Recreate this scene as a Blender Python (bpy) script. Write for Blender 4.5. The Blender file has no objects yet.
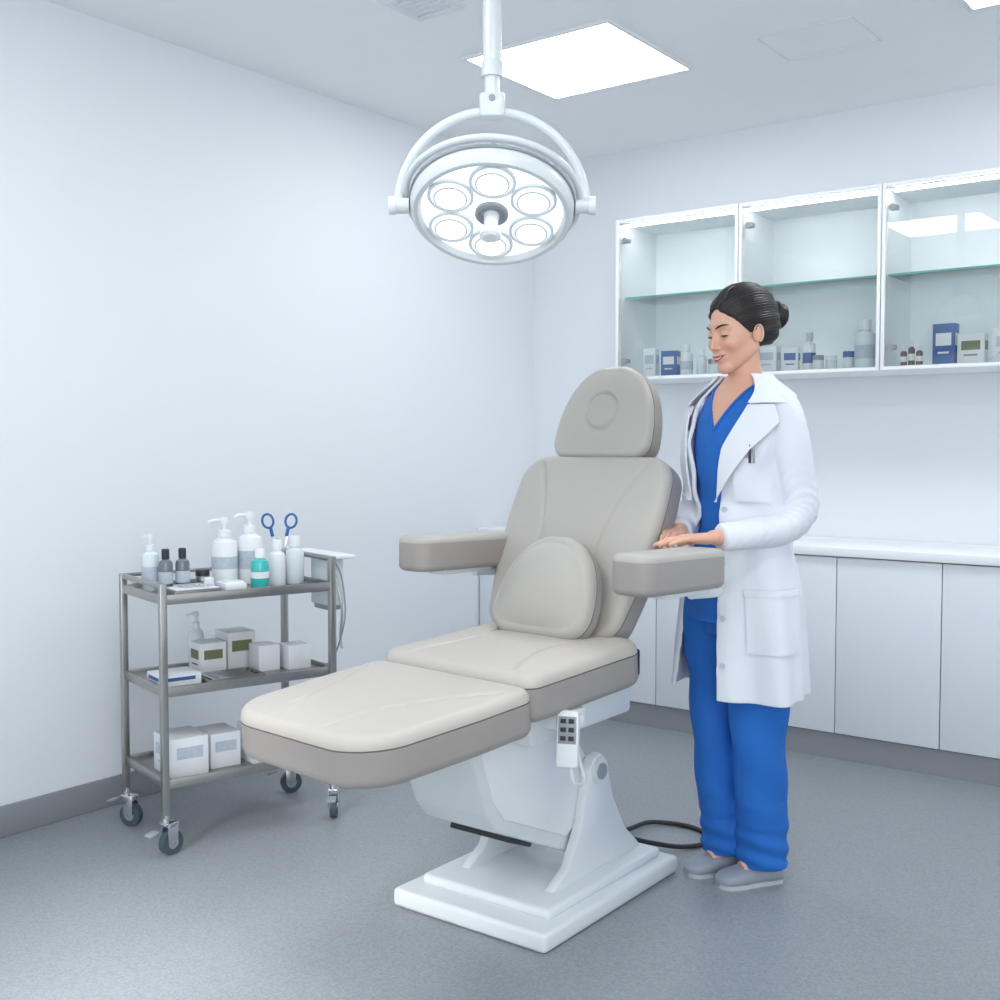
import bpy, bmesh, math, random
import numpy as np
from mathutils import Matrix, Vector
random.seed(4)
D=math.radians
scene=bpy.context.scene
coll=scene.collection
try:
    scene.view_settings.view_transform='Standard'
    scene.view_settings.look='None'
except Exception as e: print(e)

# ------------------------------------------------------------------ materials
def srgb(r,g,b):
    f=lambda c:(c/255/12.92) if c/255<=0.04045 else ((c/255+0.055)/1.055)**2.4
    return (f(r),f(g),f(b),1)
def mat(name,col,rough=.5,metal=0,noise=0.03,nscale=8,bump=0,bscale=200,emis=None,estr=0,coat=0,sss=0,trans=0,sheen=0,attr=None):
    m=bpy.data.materials.new(name); m.use_nodes=True
    nt=m.node_tree; b=nt.nodes['Principled BSDF']
    b.inputs['Roughness'].default_value=rough; b.inputs['Metallic'].default_value=metal
    tc=nt.nodes.new('ShaderNodeTexCoord')
    n=nt.nodes.new('ShaderNodeTexNoise'); n.inputs['Scale'].default_value=nscale; n.inputs['Detail'].default_value=3
    nt.links.new(tc.outputs['Object'],n.inputs['Vector'])
    mx=nt.nodes.new('ShaderNodeMix'); mx.data_type='RGBA'
    lo=tuple(max(0,c*(1-noise)) for c in col[:3])+(1,); hi=tuple(min(1,c*(1+noise)) for c in col[:3])+(1,)
    mx.inputs['A'].default_value=lo; mx.inputs['B'].default_value=hi
    nt.links.new(n.outputs['Fac'],mx.inputs['Factor'])
    if attr:
        a=nt.nodes.new('ShaderNodeAttribute'); a.attribute_name=attr
        nt.links.new(a.outputs['Color'],b.inputs['Base Color'])
    else:
        nt.links.new(mx.outputs['Result'],b.inputs['Base Color'])
    if bump:
        n2=nt.nodes.new('ShaderNodeTexNoise'); n2.inputs['Scale'].default_value=bscale; n2.inputs['Detail'].default_value=4
        nt.links.new(tc.outputs['Object'],n2.inputs['Vector'])
        bp=nt.nodes.new('ShaderNodeBump'); bp.inputs['Strength'].default_value=bump; bp.inputs['Distance'].default_value=.002
        nt.links.new(n2.outputs['Fac'],bp.inputs['Height']); nt.links.new(bp.outputs['Normal'],b.inputs['Normal'])
    if emis: b.inputs['Emission Color'].default_value=emis; b.inputs['Emission Strength'].default_value=estr
    if coat: b.inputs['Coat Weight'].default_value=coat
    if sss:
        b.inputs['Subsurface Weight'].default_value=sss; b.inputs['Subsurface Radius'].default_value=(.01,.004,.002); b.inputs['Subsurface Scale'].default_value=1
    if trans: b.inputs['Transmission Weight'].default_value=trans
    if sheen: b.inputs['Sheen Weight'].default_value=sheen
    return m
def glassmat(name,tint,refl=.12):
    m=bpy.data.materials.new(name); m.use_nodes=True; nt=m.node_tree
    for n in list(nt.nodes): nt.nodes.remove(n)
    o=nt.nodes.new('ShaderNodeOutputMaterial'); t=nt.nodes.new('ShaderNodeBsdfTransparent'); t.inputs[0].default_value=tint
    g=nt.nodes.new('ShaderNodeBsdfGlossy'); g.inputs['Roughness'].default_value=.02
    f=nt.nodes.new('ShaderNodeFresnel'); f.inputs['IOR'].default_value=1.35
    ad=nt.nodes.new('ShaderNodeMath'); ad.operation='ADD'; ad.inputs[1].default_value=refl
    mx=nt.nodes.new('ShaderNodeMixShader')
    nt.links.new(f.outputs[0],ad.inputs[0]); nt.links.new(ad.outputs[0],mx.inputs[0])
    nt.links.new(t.outputs[0],mx.inputs[1]); nt.links.new(g.outputs[0],mx.inputs[2]); nt.links.new(mx.outputs[0],o.inputs[0])
    return m

M_wall=mat('wall_paint',srgb(232,236,241),.6,noise=.012,nscale=1.5,bump=.05,bscale=150)
M_ceil=mat('ceiling_paint',srgb(246,248,250),.8,noise=.01)
M_cab=mat('cabinet_white',srgb(226,230,237),.35,noise=.01)
M_cabin=mat('cabinet_inner',srgb(240,244,247),.4,noise=.01)
M_counter=mat('counter_white',srgb(244,246,249),.25,noise=.01)
M_base=mat('baseboard_vinyl',srgb(140,145,150),.5,noise=.06,nscale=120)
M_gap=mat('shadow_gap',srgb(120,128,138),.6)
M_glass=glassmat('clear_glass',(.985,.995,.993,1),.02)
M_shelfglass=glassmat('shelf_glass',(.88,.97,.96,1),.06)
M_glassedge=mat('glass_edge',srgb(100,185,170),.2)
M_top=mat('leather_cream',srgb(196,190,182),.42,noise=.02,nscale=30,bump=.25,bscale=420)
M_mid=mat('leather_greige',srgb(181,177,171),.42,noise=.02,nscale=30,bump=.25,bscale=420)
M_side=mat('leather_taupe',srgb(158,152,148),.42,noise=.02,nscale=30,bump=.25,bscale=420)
M_seam=mat('leather_seam',srgb(130,125,121),.6,noise=.02)
M_white=mat('white_enamel',srgb(220,226,229),.3,noise=.01,coat=.3)
M_white2=mat('white_plastic',srgb(234,237,240),.35,noise=.01)
M_grey=mat('grey_plastic',srgb(150,156,162),.4)
M_dark=mat('dark_plastic',srgb(40,43,48),.45)
M_steel=mat('brushed_steel',srgb(170,170,168),.3,metal=.9,noise=.08,nscale=60)
M_steelt=mat('steel_tray',srgb(150,150,150),.28,metal=.8,noise=.05,nscale=20)
M_chrome=mat('chrome',srgb(215,218,222),.12,metal=1)
M_rubber=mat('caster_rubber',srgb(70,84,92),.5)
M_teal=mat('teal_liquid',srgb(60,190,185),.2,coat=.5)
M_blue=mat('blue_print',srgb(58,100,165),.4)
M_scis=mat('blue_handle',srgb(50,105,175),.35)
M_label=mat('label_grey',srgb(190,200,212),.5,noise=.2,nscale=90)
M_brown=mat('amber_glass',srgb(90,55,50),.15,coat=.5)
M_smoke=mat('smoked_bottle',srgb(110,118,128),.2,coat=.5)
M_clearpl=mat('frosted_plastic',srgb(222,232,236),.25,noise=.03)
M_card=mat('white_card',srgb(234,237,240),.6)
M_olive=mat('olive_print',srgb(120,125,90),.6)
M_panel=mat('panel_diffuser',(1,1,1,1),.5,emis=(.96,.985,1,1),estr=11.5)
M_cabfill=mat('cabinet_fill_glow',(1,1,1,1),.5,emis=(.95,.98,1,1),estr=20)  # added glow to brighten the cabinet interiors, not a known fitting
M_lens=mat('led_lens',(1,1,1,1),.1,emis=(1,1,1,1),estr=12)
M_lensring=mat('lens_reflector',srgb(215,220,224),.12,emis=(.98,.99,1,1),estr=.55)
M_lensring2=mat('lens_dome',srgb(230,232,234),.1,emis=(1,1,1,1),estr=.85)
M_lampface=mat('lamp_diffuser',srgb(225,228,230),.15,emis=(.97,.985,1,1),estr=.75)
M_coat=mat('lab_coat_cotton',srgb(228,232,240),.8,noise=.012,bump=.25,bscale=350,sheen=.05)
M_scrub=mat('scrub_blue',srgb(26,104,192),.75,noise=.05,nscale=40,bump=.3,bscale=300)
M_skin=mat('skin',srgb(222,172,148),.45,noise=.03,nscale=25,sss=.12)
M_face=mat('face_skin',srgb(222,172,148),.42,sss=.10,attr='Col')
M_hair=mat('hair_black',srgb(24,17,16),.42,noise=.3,nscale=80)
M_eye=mat('eye',(1,1,1,1),.1,attr='Col')
M_shoe=mat('shoe_grey',srgb(150,156,168),.6,noise=.05,bump=.3,bscale=400)
M_sole=mat('shoe_sole',srgb(185,190,198),.6)
nt=M_hair.node_tree; b=nt.nodes['Principled BSDF']; wv=nt.nodes.new('ShaderNodeTexWave'); wv.inputs['Scale'].default_value=90; wv.inputs['Distortion'].default_value=3
wv.bands_direction='X'
tc=nt.nodes.new('ShaderNodeTexCoord'); nt.links.new(tc.outputs['Object'],wv.inputs['Vector'])
bp=nt.nodes.new('ShaderNodeBump'); bp.inputs['Strength'].default_value=.2; bp.inputs['Distance'].default_value=.0015
nt.links.new(wv.outputs['Fac'],bp.inputs['Height']); nt.links.new(bp.outputs['Normal'],b.inputs['Normal'])
M_floor=bpy.data.materials.new('vinyl_floor'); M_floor.use_nodes=True
nt=M_floor.node_tree; b=nt.nodes['Principled BSDF']; tc=nt.nodes.new('ShaderNodeTexCoord')
n1=nt.nodes.new('ShaderNodeTexNoise'); n1.inputs['Scale'].default_value=170; n1.inputs['Detail'].default_value=2
n2=nt.nodes.new('ShaderNodeTexVoronoi'); n2.inputs['Scale'].default_value=260
nt.links.new(tc.outputs['Object'],n1.inputs['Vector']); nt.links.new(tc.outputs['Object'],n2.inputs['Vector'])
cr=nt.nodes.new('ShaderNodeValToRGB'); cr.color_ramp.elements[0].position=.35; cr.color_ramp.elements[0].color=srgb(138,144,150)
cr.color_ramp.elements[1].position=.65; cr.color_ramp.elements[1].color=srgb(155,161,166)
nt.links.new(n1.outputs['Fac'],cr.inputs[0])
mx=nt.nodes.new('ShaderNodeMix'); mx.data_type='RGBA'; mx.blend_type='MULTIPLY'; mx.inputs['Factor'].default_value=.10
nt.links.new(cr.outputs[0],mx.inputs['A']); nt.links.new(n2.outputs['Color'],mx.inputs['B']); nt.links.new(mx.outputs['Result'],b.inputs['Base Color'])
b.inputs['Roughness'].default_value=.36

# ------------------------------------------------------------------ builder
def frames(pts,closed=False):
    pts=[Vector(p) for p in pts]; n=len(pts); T=[]
    for i in range(n):
        if closed: t=pts[(i+1)%n]-pts[i-1]
        else: t=pts[min(i+1,n-1)]-pts[max(i-1,0)]
        T.append(t.normalized())
    up=Vector((0,0,1)) if abs(T[0].z)<.9 else Vector((1,0,0))
    N=(up-T[0]*up.dot(T[0])).normalized(); out=[]
    for i in range(n):
        N=(N-T[i]*N.dot(T[i])).normalized(); out.append((pts[i],T[i],N,T[i].cross(N)))
    return out
def resample(keys,n):
    K=np.array(keys,float); m=len(K); out=[]
    for i in range(n):
        t=i/(n-1)*(m-1); k=min(int(t),m-2); f=t-k
        p0=K[max(k-1,0)];p1=K[k];p2=K[k+1];p3=K[min(k+2,m-1)]
        out.append(.5*((2*p1)+(-p0+p2)*f+(2*p0-5*p1+4*p2-p3)*f*f+(-p0+3*p1-3*p2+p3)*f**3))
    return np.array(out)
class B:
    def __init__(s): s.v=[];s.f=[];s.mi=[];s.m=[]
    def mid(s,m):
        if m not in s.m: s.m.append(m)
        return s.m.index(m)
    def add(s,V,F,m,M=None):
        o=len(s.v); k=s.mid(m)
        if M is not None: V=[tuple(M@Vector(v)) for v in V]
        s.v.extend([tuple(v) for v in V])
        for f in F: s.f.append([i+o for i in f]); s.mi.append(k)
    def bm(s,bm,m,M=None):
        bm.verts.ensure_lookup_table(); bm.verts.index_update()
        s.add([v.co[:] for v in bm.verts],[[v.index for v in f.verts] for f in bm.faces],m,M); bm.free()
    def box(s,size,c,m,bev=0,M=None,seg=2):
        bm=bmesh.new(); bmesh.ops.create_cube(bm,size=1)
        for v in bm.verts: v.co=Vector((v.co.x*size[0],v.co.y*size[1],v.co.z*size[2]))
        if bev: bmesh.ops.bevel(bm,geom=bm.edges[:],offset=bev,segments=seg,affect='EDGES',profile=.5)
        for v in bm.verts: v.co+=Vector(c)
        s.bm(bm,m,M)
    def prism(s,poly,d,m,M=None,bev=0,seg=2):
        bm=bmesh.new(); vs=[bm.verts.new((p[0],p[1],-d/2)) for p in poly]; f=bm.faces.new(vs)
        r=bmesh.ops.extrude_face_region(bm,geom=[f])
        for e in r['geom']:
            if isinstance(e,bmesh.types.BMVert): e.co.z+=d
        bmesh.ops.recalc_face_normals(bm,faces=bm.faces[:])
        if bev: bmesh.ops.bevel(bm,geom=[e for e in bm.edges],offset=bev,segments=seg,affect='EDGES',profile=.5)
        s.bm(bm,m,M)
    def lathe(s,prof,m,M=None,seg=32):
        V=[];F=[];n=len(prof)
        for r,z in prof:
            for j in range(seg):
                a=2*math.pi*j/seg; V.append((r*math.cos(a),r*math.sin(a),z))
        for i in range(n-1):
            for j in range(seg):
                F.append([i*seg+j,i*seg+(j+1)%seg,(i+1)*seg+(j+1)%seg,(i+1)*seg+j])
        if prof[0][0]>1e-6: F.append(list(range(seg))[::-1])
        if prof[-1][0]>1e-6: F.append([(n-1)*seg+j for j in range(seg)])
        s.add(V,F,m,M)
    def tube(s,pts,r,m,M=None,seg=10,closed=False,flat=1,fn=None):
        fr=frames(pts,closed); n=len(fr); V=[];F=[]
        for i,(p,T,N,Bn) in enumerate(fr):
            rr=r[i] if hasattr(r,'__len__') else r
            for j in range(seg):
                a=2*math.pi*j/seg; q=rr if fn is None else rr*fn(i/(n-1),a)
                V.append(tuple(p+N*math.cos(a)*q+Bn*math.sin(a)*q*flat))
        for i in range(n if closed else n-1):
            k=(i+1)%n
            for j in range(seg): F.append([i*seg+j,i*seg+(j+1)%seg,k*seg+(j+1)%seg,k*seg+j])
        if not closed:
            F.append(list(range(seg))[::-1]); F.append([(n-1)*seg+j for j in range(seg)])
        s.add(V,F,m,M)
    def cyl(s,p0,p1,r,m,M=None,seg=24): s.tube([p0,p1],r,m,M,seg)
    def caps(s,p0,p1,r0,r1,m,seg=14):
        p0=Vector(p0);p1=Vector(p1);t=(p1-p0).normalized(); P=[];R=[]
        for k in range(6):
            a=math.pi/2*(1-k/5); P.append(p0-t*r0*math.sin(a)); R.append(max(r0*math.cos(a),1e-4))
        for k in range(6):
            a=math.pi/2*k/5; P.append(p1+t*r1*math.sin(a)); R.append(max(r1*math.cos(a),1e-4))
        s.tube(P,R,m,seg=seg)
    def ell(s,c,r,m,M=None,u=32,w=20):
        bm=bmesh.new(); bmesh.ops.create_uvsphere(bm,u_segments=u,v_segments=w,radius=1)
        for v in bm.verts: v.co=Vector((v.co.x*r[0]+c[0],v.co.y*r[1]+c[1],v.co.z*r[2]+c[2]))
        s.bm(bm,m,M)
    def done(s,name,parent=None,loc=(0,0,0),rz=0,sharp=38,rot=None):
        me=bpy.data.meshes.new(name); me.from_pydata(s.v,[],s.f)
        for m in s.m: me.materials.append(m)
        me.polygons.foreach_set('material_index',s.mi); me.polygons.foreach_set('use_smooth',[True]*len(s.f))
        me.update()
        try: me.set_sharp_from_angle(angle=D(sharp))
        except Exception as e: print(e)
        o=bpy.data.objects.new(name,me); coll.objects.link(o); o.location=loc; o.rotation_euler=rot or (0,0,D(rz))
        if parent: o.parent=parent
        return o
def empty(name,loc,rz=0):
    o=bpy.data.objects.new(name,None); coll.objects.link(o); o.location=loc; o.rotation_euler=(0,0,D(rz)); o.empty_display_size=.1
    return o
def remesh(ob,vox,it=3,fac=.5):
    m=ob.modifiers.new('r','REMESH'); m.mode='VOXEL'; m.voxel_size=vox; m.use_smooth_shade=True
    q=ob.modifiers.new('s','SMOOTH'); q.factor=fac; q.iterations=it
    dg=bpy.context.evaluated_depsgraph_get(); dg.update()
    me=bpy.data.meshes.new_from_object(ob.evaluated_get(dg)); ms=list(ob.data.materials)
    ob.modifiers.clear(); ob.data=me; me.materials.clear()
    for x in ms: me.materials.append(x)
    me.polygons.foreach_set('material_index',[0]*len(me.polygons)); me.polygons.foreach_set('use_smooth',[True]*len(me.polygons)); me.update()
T=Matrix.Translation
def R(ax,deg): return Matrix.Rotation(D(deg),4,ax)

# ------------------------------------------------------------------ room
XL=-3.38; YB=4.78; CH=2.66; XR=2.6; YF=-1.6
def slab(name,size,c,m):
    b=B(); b.box(size,(0,0,0),m); return b.done(name,loc=c)
slab('floor',(XR-XL+.2,YB-YF+.2,.1),((XR+XL)/2,(YB+YF)/2,-.05),M_floor)
slab('ceiling',(XR-XL+.2,YB-YF+.2,.1),((XR+XL)/2,(YB+YF)/2,CH+.05),M_ceil)
slab('wall_left',(.1,YB-YF+.2,CH),(XL-.05,(YB+YF)/2,CH/2),M_wall)
slab('wall_back',(XR-XL,.1,CH),((XR+XL)/2,YB+.05,CH/2),M_wall)
b=B(); b.box((.012,4.32-YF,.10),(0,0,0),M_base,.003); b.done('baseboard_left',loc=(XL+.006,(4.32+YF)/2,.05))

def panel(x0,x1,y0,y1,name='ceiling_light_panel'):
    b=B(); w=x1-x0;l=y1-y0
    b.box((w,l,.006),(0,0,.0),M_panel)
    for sx in(-1,1): b.box((.016,l+.03,.012),(sx*(w/2+.008),0,-.001),M_white2,.002)
    for sy in(-1,1): b.box((w,.016,.012),(0,sy*(l/2+.008),-.001),M_white2,.002)
    b.done(name,loc=((x0+x1)/2,(y0+y1)/2,CH-.005))
panel(-2.63,-2.03,3.29,3.87)
panel(-1.02,-.42,3.30,3.90)
panel(-2.44,-1.84,1.0,1.58)
panel(-.93,-.33,1.0,1.58)
b=B(); b.box((.20,.22,.008),(0,0,0),M_white2,.002)
for i in range(6): b.box((.15,.010,.006),(0,-.075+i*.030,-.006),M_cab,.001,)
b.done('ceiling_vent',loc=(-2.43,2.80,CH-.004))
b=B()
for sx in(-1,1): b.box((.005,.28,.003),(sx*.17,0,0),M_cab)
for sy in(-1,1): b.box((.34,.005,.003),(0,sy*.14,0),M_cab)
b.done('ceiling_access_panel',loc=(-1.53,3.89,CH-.0015))

# ------------------------------------------------------------------ base cabinets
b=B(); x0=XL+.005; x1=1.2; L=x1-x0; cx=(x0+x1)/2; yf=4.32
b.box((L,YB-yf-.03,.70),(cx,(YB+yf+.02)/2,.45),M_gap)
b.box((L,.01,.10),(cx,yf+.008,.05),M_base)
b.box((L,YB-yf+.02,.035),(cx,(YB+yf-.03)/2,.8225),M_counter,.004)
x=-1.197+.4*5
while x-.4>x0-.4:
    a=max(x-.4,x0); 
    if x-a>.06: b.box((x-a-.004,.02,.695),((x+a)/2,yf+.0,.4525),M_cab,.0015)
    x-=.4
b.done('base_cabinet')

# ------------------------------------------------------------------ wall cabinets with glass doors
wc=empty('wall_cabinet',(0,0,0))
b=B(); x0=-2.68; W=.6; n=4; z0=1.53; z1=2.25; yf=4.43; dp=YB-yf; L=W*n
b.box((L,.012,z1-z0),(x0+L/2,YB-.008,(z0+z1)/2),M_cabin)
b.box((L,dp-.02,.018),(x0+L/2,yf+dp/2+.005,z0+.009),M_cabin)
b.box((L,dp-.02,.018),(x0+L/2,yf+dp/2+.005,z1-.009),M_cabin)
for i in range(n+1): b.box((.018,dp-.02,z1-z0),(min(max(x0+i*W,x0+.009),x0+L-.009),yf+dp/2+.005,(z0+z1)/2),M_cabin)
for i in range(n): b.box((W-.06,.012,.006),(x0+(i+.5)*W,yf+.05,z1-.022),M_cabfill)  # glowing fill strip added under each cabinet top to lift the light inside
b.done('carcass',wc)
b=B()
for i in range(n):
    xa=x0+i*W+.002; xb=xa+W-.004; fw=.014
    for xx in(xa+fw/2,xb-fw/2): b.box((fw,.02,z1-z0),(xx,yf,(z0+z1)/2),M_white2,.002)
    for zz in(z0+fw/2,z1-fw/2): b.box((xb-xa-2*fw,.02,fw),((xa+xb)/2,yf,zz),M_white2,.002)
    for zz in(z0+.09,z1-.09): b.box((.03,.03,.02),(xa+.035,yf+.03,zz),M_steel,.004); b.cyl((xa+.03,yf+.012,zz),(xa+.03,yf+.022,zz),.014,M_steel,seg=16)
b.done('door_frames',wc)
b=B()
for i in range(n): b.box((W-.04,.005,z1-z0-.03),(x0+(i+.5)*W,yf,(z0+z1)/2),M_glass)
b.done('door_glass',wc)
b=B()
for i in range(n):
    b.box((W-.022,dp-.07,.007),(x0+(i+.5)*W,yf+dp/2+.015,1.905),M_shelfglass)
    b.box((W-.022,.003,.008),(x0+(i+.5)*W,yf+.047,1.905),M_glassedge)
b.done('shelf_glass_panes',wc)

# ------------------------------------------------------------------ bottles and boxes
def bottle(name,loc,h,r,body,cap=M_white2,kind='pump',label=None,lz=(.25,.6)):
    b=B(); nh=h*.72 if kind=='pump' else h*.78
    b.lathe([(r*.9,0),(r,.004),(r,nh*.82),(r*.9,nh*.9),(r*.45,nh*.97),(r*.38,nh)],body,seg=28)
    if label: b.lathe([(r+.0006,nh*lz[0]),(r+.0006,nh*lz[1])],label,seg=28)
    if kind=='pump':
        b.lathe([(r*.5,nh-.002),(r*.5,nh+h*.09),(r*.35,nh+h*.10)],cap,seg=20)
        b.lathe([(r*.16,nh+h*.10),(r*.16,nh+h*.2)],cap,seg=12)
        b.lathe([(r*.34,nh+h*.19),(r*.36,nh+h*.25),(r*.3,h)],cap,seg=16)
        b.tube([(0,0,nh+h*.235),(-r*.7,-r*.5,nh+h*.235),(-r*1.0,-r*.7,nh+h*.2)],r*.15,cap,seg=8)
    elif kind=='cap':
        b.lathe([(r*.55,nh-.002),(r*.55,h-.003),(r*.48,h)],cap,seg=20)
    elif kind=='jar':
        b.lathe([(r*1.03,nh*.86),(r*1.03,h-.002),(r*.98,h)],cap,seg=24)
    return b.done(name,loc=loc,rz=random.uniform(-30,30))
def carton(name,loc,size,m,rz=0,stripe=None):
    b=B(); b.box(size,(0,0,size[2]/2),m,.0015)
    if stripe:
        b.box((size[0]*.7,.001,size[2]*.3),(0,-size[1]/2-.0005,size[2]*.62),stripe)
        b.box((size[0]*.5,.001,size[2]*.05),(0,-size[1]/2-.0005,size[2]*.3),stripe)
        b.box((.001,size[1]*.7,size[2]*.3),(size[0]/2+.0005,0,size[2]*.62),stripe)
    return b.done(name,loc=loc,rz=rz)
zc=z0+.0185; Y=4.56
carton('medicine_box',(-2.57,Y,zc),(.06,.05,.13),M_card,8,M_label)
carton('medicine_box',(-2.47,Y,zc),(.075,.05,.115),M_blue,5,M_card)
bottle('lotion_bottle',(-2.39,Y,zc),.14,.028,M_white2,kind='cap',label=M_label)
bottle('lotion_bottle',(-2.33,Y+.03,zc),.12,.022,M_clearpl,kind='cap')
bottle('glass_jar',(-2.25,Y,zc),.07,.03,M_clearpl,M_steel,'jar')
bottle('glass_jar',(-2.17,Y,zc),.09,.03,M_white2,M_white2,'jar')
carton('medicine_box',(-2.00,Y,zc),(.09,.05,.11),M_card,0,M_label)
carton('medicine_box',(-1.90,Y,zc),(.07,.05,.10),M_card,12,M_blue)
bottle('lotion_bottle',(-1.82,Y,zc),.16,.026,M_white2,M_label,'cap',label=M_blue)
bottle('glass_jar',(-1.765,Y-.04,zc),.06,.022,M_white2,M_grey,'jar')
bottle('glass_jar',(-1.71,Y-.04,zc),.055,.022,M_clearpl,M_white2,'jar')
bottle('glass_jar',(-1.66,Y+.02,zc),.075,.022,M_white2,M_blue,'jar')
bottle('spray_bottle',(-1.585,Y,zc),.20,.042,M_clearpl,M_white2,'cap',label=M_label)
for i,xx in enumerate((-1.405,-1.375,-1.345)): bottle('medicine_vial',(xx,Y-.08,zc),.075+.02*(i%2),.0125,M_brown,M_white2,'cap',label=M_card)
carton('medicine_box',(-1.27,Y,zc),(.085,.05,.160),M_blue,-4,M_card)
carton('medicine_box',(-1.17,Y,zc),(.10,.05,.115),M_card,-2,M_olive)
carton('medicine_box',(-1.05,Y,zc),(.09,.05,.13),M_card,6,M_label)
bottle('lotion_bottle',(-3.12,4.6,.841),.16,.035,M_white2,kind='pump',label=M_label)
carton('tissue_box',(-2.98,4.62,.841),(.12,.1,.08),M_card,0,M_label)
bottle('glass_jar',(-3.22,4.5,.841),.07,.03,M_clearpl,M_white2,'jar')

# ------------------------------------------------------------------ chair
chair=empty('treatment_chair',(-1.785,2.35,0),-6)
def corner(y,L,r0,r1,w):
    if y<r0: d=r0-y; return w-r0+math.sqrt(max(r0*r0-d*d,0))
    if y>L-r1: d=y-(L-r1); return w-r1+math.sqrt(max(r1*r1-d*d,0))
    return w
def pad(name,hw,L,Tk,re,crown,seams,M,side=M_side,top=M_top,nu=170,nv=130,g=.0085,sg=.0052,parent=chair,groove=True):
    b=B(); ys=[L*(.5-.5*math.cos(math.pi*i/nv)) for i in range(nv+1)]
    V=[];Ft=[]
    for y in ys:
        w=hw(y)
        for j in range(nu+1):
            u=-1+2*j/nu; x=w*u; s=2*y/L-1
            z=crown*(1-abs(u)**2.6)*(1-abs(s)**3)
            for sm in seams:
                d=sm(x,y); z-=g*math.exp(-(d/sg)**2)*max(0,1-abs(s)**14)*max(0,1-abs(u)**24)
            V.append((x,y,z))
    W=nu+1
    for i in range(nv):
        for j in range(nu): Ft.append([i*W+j,i*W+j+1,(i+1)*W+j+1,(i+1)*W+j])
    b.add(V,Ft,top)
    loop=[j for j in range(W)]+[i*W+nu for i in range(1,nv+1)]+[nv*W+j for j in range(nu-1,-1,-1)]+[i*W for i in range(nv-1,0,-1)]
    P=[Vector((V[k][0],V[k][1])) for k in loop]; n=len(P); N=[]
    for i in range(n):
        t=(P[(i+2)%n]-P[i-2]); N.append(Vector((t.y,-t.x)).normalized())
    for _ in range(6):
        N=[(N[i-1]+N[i]*2+N[(i+1)%n]).normalized() for i in range(n)]
    k=7; p1=[(re*math.sin(math.pi/2*q/k),-re*(1-math.cos(math.pi/2*q/k))) for q in range(k+1)]
    if groove: p1+=[(re,-re-.004)]; p2=[(re,-re-.004),(re-.003,-re-.005),(re-.003,-re-.0065),(re,-re-.0075)]
    else: p2=[]
    p3=[(re,-re-(.0075 if groove else 0)),(re,-(Tk-re))]+[(re*math.cos(math.pi/2*q/k),-(Tk-re)-re*math.sin(math.pi/2*q/k)) for q in range(1,k+1)]
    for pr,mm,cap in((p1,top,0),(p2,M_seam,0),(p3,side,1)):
        if not pr: continue
        V2=[];F2=[]
        for o,z in pr:
            for i in range(n): V2.append((P[i].x+N[i].x*o,P[i].y+N[i].y*o,z))
        for r in range(len(pr)-1):
            for i in range(n): F2.append([r*n+i,(r+1)*n+i,(r+1)*n+(i+1)%n,r*n+(i+1)%n])
        if cap: F2.append([(len(pr)-1)*n+i for i in range(n)])
        b.add(V2,F2,mm)
    o=b.done(name,parent,sharp=180)
    bm=bmesh.new(); bm.from_mesh(o.data); bmesh.ops.remove_doubles(bm,verts=bm.verts[:],dist=.00005); bm.to_mesh(o.data); bm.free()
    o.data.set_sharp_from_angle(angle=D(60))
    o.matrix_local=M; return o
L=.47
pad('leg_rest_cushion',lambda y:corner(y,L,.10,.02,.236+.018*min(1,y/.3)),L,.118,.026,.012,
    [lambda x,y:abs(x)-(.095+.20*max(0,(y/.5))**1.6)],T((0,-.650,.629))@R('X',4.5))
L2=.425
pad('seat_cushion',lambda y:corner(y,L2,.02,.05,.246),L2,.12,.026,.012,
    [lambda x,y:abs(x)-(.19-.06*math.sin(math.pi*min(1,y/.43)))],T((0,-.145,.692))@R('X',4))
L3=.51
def hwb(y):
    w=.212+.042*math.sin(math.pi*min(1,max(0,(y-.02)/.66)))
    return corner(y,L3,.05,.055,w)
pad('backrest_cushion',hwb,L3,.10,.026,.012,[lambda x,y:abs(x)-(.105+.09*((y-.18)/.33)**2)],T((-.048,.25,.732))@R('X',64),top=M_mid)
L4=.245
def hwh(y):
    if y<.03: return corner(y,1,.03,0,.156)
    return max(.03,.156*(1-((y-.03)/.22)**2.2)**(1/2.2) if y<.2495 else .03)
pad('headrest_cushion',hwh,L4,.085,.022,.014,[lambda x,y:math.hypot(x,y-.118)-.056],T((-.062,.500,1.225))@R('X',73),nu=150,top=M_mid)
L5=.24
def hwl(y):
    if y<.05: return corner(y,1,.05,0,.148)
    return max(.03,.148*(1-((y-.05)/.193)**2.1)**(1/2.1) if y<.2425 else .03)
pad('lumbar_cushion',hwl,L5,.075,.026,.032,[],T((-.008,.150,.748))@R('X',66),nu=100,top=M_mid)
for sx,xo,y0,LA,nm in((1,.422,.018,.335,'armrest_cushion_a'),(-1,.352,.025,.37,'armrest_cushion_b')):
    pad(nm,lambda y:corner(y,LA,.03,.03,.045),LA,.10,.018,.004,[],T((sx*xo,y0,.980))@R('X',-1),nu=40,nv=60,top=M_mid,groove=False)
b=B()
RY=Matrix(((0,0,1,0),(1,0,0,0),(0,1,0,0),(0,0,0,1)))
Mb=R('Z',6)@T((.008,0,0))
b.box((.50,.68,.05),(0,0,0),M_white,.012,Mb@T((0,.198,.026)),3)
b.box((.42,.57,.03),(0,0,0),M_white,.012,Mb@T((0,.218,.062)),3)
br=[(.02,.07),(.11,.12),(.17,.22),(.205,.36),(.23,.39),(.265,.395),(.295,.37),(.33,.26),(.40,.15),(.46,.10),(.49,.07)]
for x in(-.14,.14): b.prism(br,.03,M_white,Mb@T((x,0,0))@RY,.005)
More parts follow.
